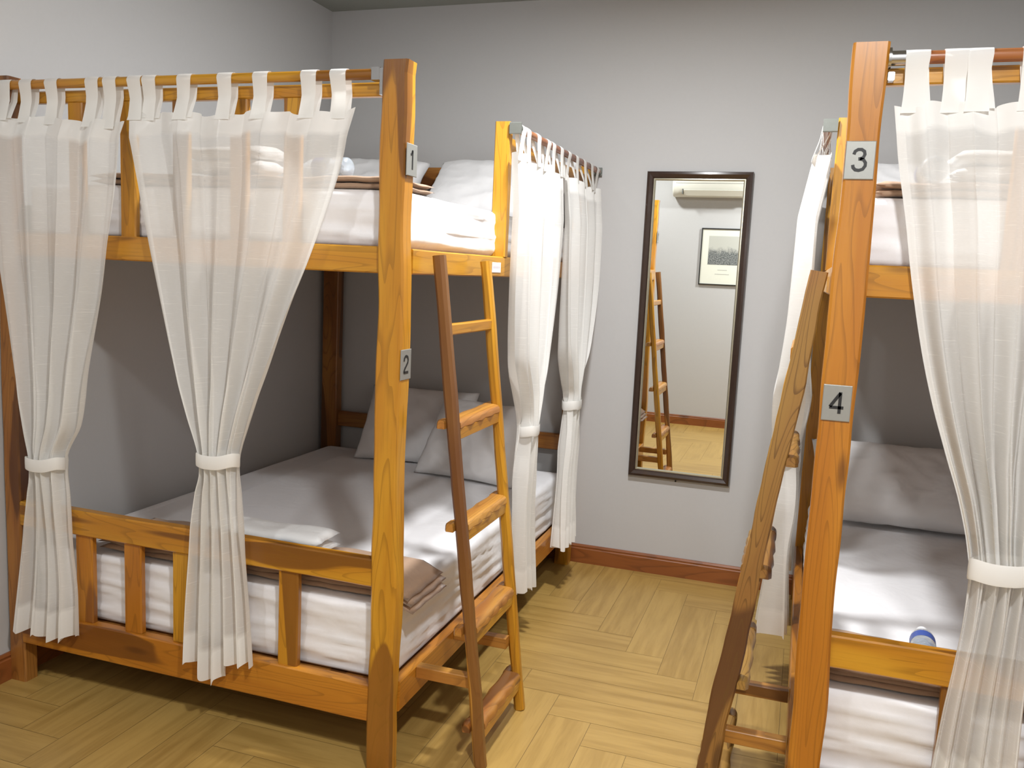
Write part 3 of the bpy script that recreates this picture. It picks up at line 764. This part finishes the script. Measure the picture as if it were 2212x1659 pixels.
folded('towel', 'towel', 2.88, 3.17, -2.05, -1.88, ZU1+.047, 2, .034, 7, 'folded white towel on the right upper bunk behind the curtain', 'towel', G, .009, rd=.03)

def bottle(c, ang, label, tilt=0):
    root = thing('water_bottle', c, label, 'bottle', 'plastic water bottles')
    prof = [(0, .0), (.026, 0), (.031, .006), (.0315, .02), (.030, .03), (.0315, .04), (.0315, .13), (.030, .142), (.020, .168), (.013, .178), (.0125, .19)]
    def lathe(pr, n=24, closed=True):
        mb = MB(); vs = []
        for r_, h in pr:
            for k in range(n):
                a = 2*PI*k/n; p = Vector((h-.1, r_*math.cos(a), r_*math.sin(a)+.0315))
                p = Matrix.Rotation(ang, 3, 'Z') @ p; vs.append(p+Vector(c))
        fs = [[i*n+k, i*n+(k+1) % n, (i+1)*n+(k+1) % n, (i+1)*n+k] for i in range(len(pr)-1) for k in range(n)]
        if closed: fs.append([(len(pr)-1)*n+k for k in range(n)]); 
        mb.add(vs, fs); return mb
    lathe([(max(r_, .0005), h) for r_, h in prof]).build('bottle_body', 'pet', root, smooth='all')
    lathe([(.0322, .088), (.0322, .126)], closed=False).build('bottle_label', 'blue', root, smooth='all', recalc=False)
    lathe([(.0135, .182), (.0155, .183), (.0155, .198), (.0145, .2)]).build('bottle_cap', 'white_plastic', root, smooth=True)
bottle((1.12, -1.93, ZU1+.045), PI*.94, 'clear plastic water bottle on the left upper bunk, beside its post')
bottle((1.05, -2.052, ZL1+.060), PI*.99, 'clear plastic water bottle on the left lower bunk beside the towel')
bottle((2.945, -1.94, ZL1+.062), PI*.47, 'clear plastic water bottle with blue label on the right lower bunk')
bottle((2.84, -1.95, ZU1+.040), PI*.5, 'clear plastic water bottle on the right upper bunk behind the curtain')

# ------------------------------------------------------------------ wall mirror
MX0, MX1, MZ0, MZ1 = 1.7883, 2.2953, .5075, 2.0362
def frame_ring(mb, x0, x1, z0, z1, prof, ysg=-1, y0=0):
    """mitred frame: prof list of (inset, depth)"""
    vs = []; n = len(prof)
    for (cx, cz, sx, sz) in ((x0, z0, 1, 1), (x1, z0, -1, 1), (x1, z1, -1, -1), (x0, z1, 1, -1)):
        for a, d in prof: vs.append((cx+sx*a, y0+ysg*d, cz+sz*a))
    fs = [[c*n+k, c*n+(k+1) % n, ((c+1) % 4)*n+(k+1) % n, ((c+1) % 4)*n+k] for c in range(4) for k in range(n)]
    mb.add(vs, fs)
t = thing('wall_mirror', ((MX0+MX1)/2, 0, MZ0), 'tall dark framed mirror hanging on the back wall', 'mirror')
mb = MB(); frame_ring(mb, MX0, MX1, MZ0, MZ1, [(0, .004), (0, .022), (.003, .028), (.014, .032), (.028, .026), (.034, .018), (.034, .004)])
mb.build('frame', 'frame', t, smooth=.5)
mb = MB(); frame_ring(mb, MX0+.034, MX1-.034, MZ0+.034, MZ1-.034, [(0, .004), (0, .018), (.004, .019), (.010, .0125), (.010, .004)])
mb.build('inner_trim', 'silverslip', t, smooth=.5, label='pale silver slip around the glass')
mb = MB(); a = .043; mb.add([(MX0+a, -.0120, MZ0+a), (MX1-a, -.0120, MZ0+a), (MX1-a, -.0126, MZ1-a), (MX0+a, -.0126, MZ1-a)], [[0, 1, 2, 3]])
mb.build('mirror_glass', 'mirror', t, recalc=False)
mb = MB(); tube(mb, [(2.03, -.006, MZ0+.002), (2.03, -.006, MZ0-.012)], .004, 8); mb.build('hook', 'black', t)

# ------------------------------------------------------------------ wall behind the camera (seen in the mirror)
t = thing('air_conditioner', (1.66, YB, 2.33), 'cream split air conditioner high on the wall, seen in the mirror', 'air conditioner')
mb = MB(); prof = [(.002, 2.335), (.10, 2.328), (.155, 2.345), (.19, 2.385), (.205, 2.44), (.205, 2.54), (.19, 2.59), (.15, 2.61), (.002, 2.61)]
xs = [(1.222, .82), (1.226, .93), (1.238, 1), (1.30, 1), (2.02, 1), (2.082, 1), (2.094, .93), (2.098, .82)]; n = len(prof)
vs = [(x, YB+max(.002, (d*s)), 2.47+(z-2.47)*(s*.5+.5)) for x, s in xs for d, z in prof]
fs = [[i*n+k, i*n+(k+1) % n, (i+1)*n+(k+1) % n, (i+1)*n+k] for i in range(len(xs)-1) for k in range(n)]+[list(range(n))[::-1], [(len(xs)-1)*n+k for k in range(n)]]
mb.add(vs, fs); mb.build('casing', 'ac', t, smooth=.6)
mb = MB(); mb.add([(1.34, YB+.160, 2.343), (2.0, YB+.160, 2.343), (2.0, YB+.2, 2.392), (1.34, YB+.2, 2.392), (1.34, YB+.166, 2.338), (2.0, YB+.166, 2.338), (2.0, YB+.206, 2.388), (1.34, YB+.206, 2.388)],
                  [[0, 1, 2, 3], [4, 5, 6, 7], [0, 1, 5, 4], [1, 2, 6, 5], [2, 3, 7, 6], [3, 0, 4, 7]]); mb.build('louvre', 'ac', t)
mb = MB(); box(mb, 1.325, 1.335, YB+.15, YB+.202, 2.35, 2.40, ch=.001); mb.build('louvre_gap', 'acdark', t)
mb = MB(); box(mb, 1.26, 2.06, YB+.2045, YB+.2065, 2.455, 2.458, ch=.0005); mb.build('panel_seam', 'acdark', t)
PXa, PXb, PZa, PZb = 1.527, 1.99, 1.463, 2.032
t = thing('framed_picture', ((PXa+PXb)/2, YB, PZa), 'thin black framed monochrome landscape print, seen in the mirror', 'picture')
mb = MB(); frame_ring(mb, PXa, PXb, PZa, PZb, [(0, .001), (0, .02), (.010, .02), (.010, .001)], 1, YB); mb.build('frame', 'thinblack', t)
mb = MB(); mb.add([(x, YB+.010, z) for x, z in ((PXb-.01, PZa+.01), (PXa+.01, PZa+.01), (PXa+.01, PZb-.01), (PXb-.01, PZb-.01))], [[0, 1, 2, 3]])
mb.build('mat_board', 'mat', t, recalc=False)
mb = MB(); mb.add([(x, YB+.0112, z) for x, z in ((PXb-.078, 1.668), (PXa+.078, 1.668), (PXa+.078, 1.955), (PXb-.078, 1.955))], [[0, 1, 2, 3]], c=[Vector(p) for p in ((1, 0, 0), (0, 0, 0), (0, 1, 0), (1, 1, 0))])
mb.build('print', 'photo', t, recalc=False, label='misty monochrome landscape')
mb = MB()
for zz, wdt in ((1.612, .10), (1.570, .15)):
    for k in range(int(wdt/.012)):
        box(mb, 1.76-wdt/2+k*.012, 1.76-wdt/2+k*.012+.008, YB+.0108, YB+.0114, zz, zz+.007, ch=.0001)
mb.build('caption', 'ink', t)
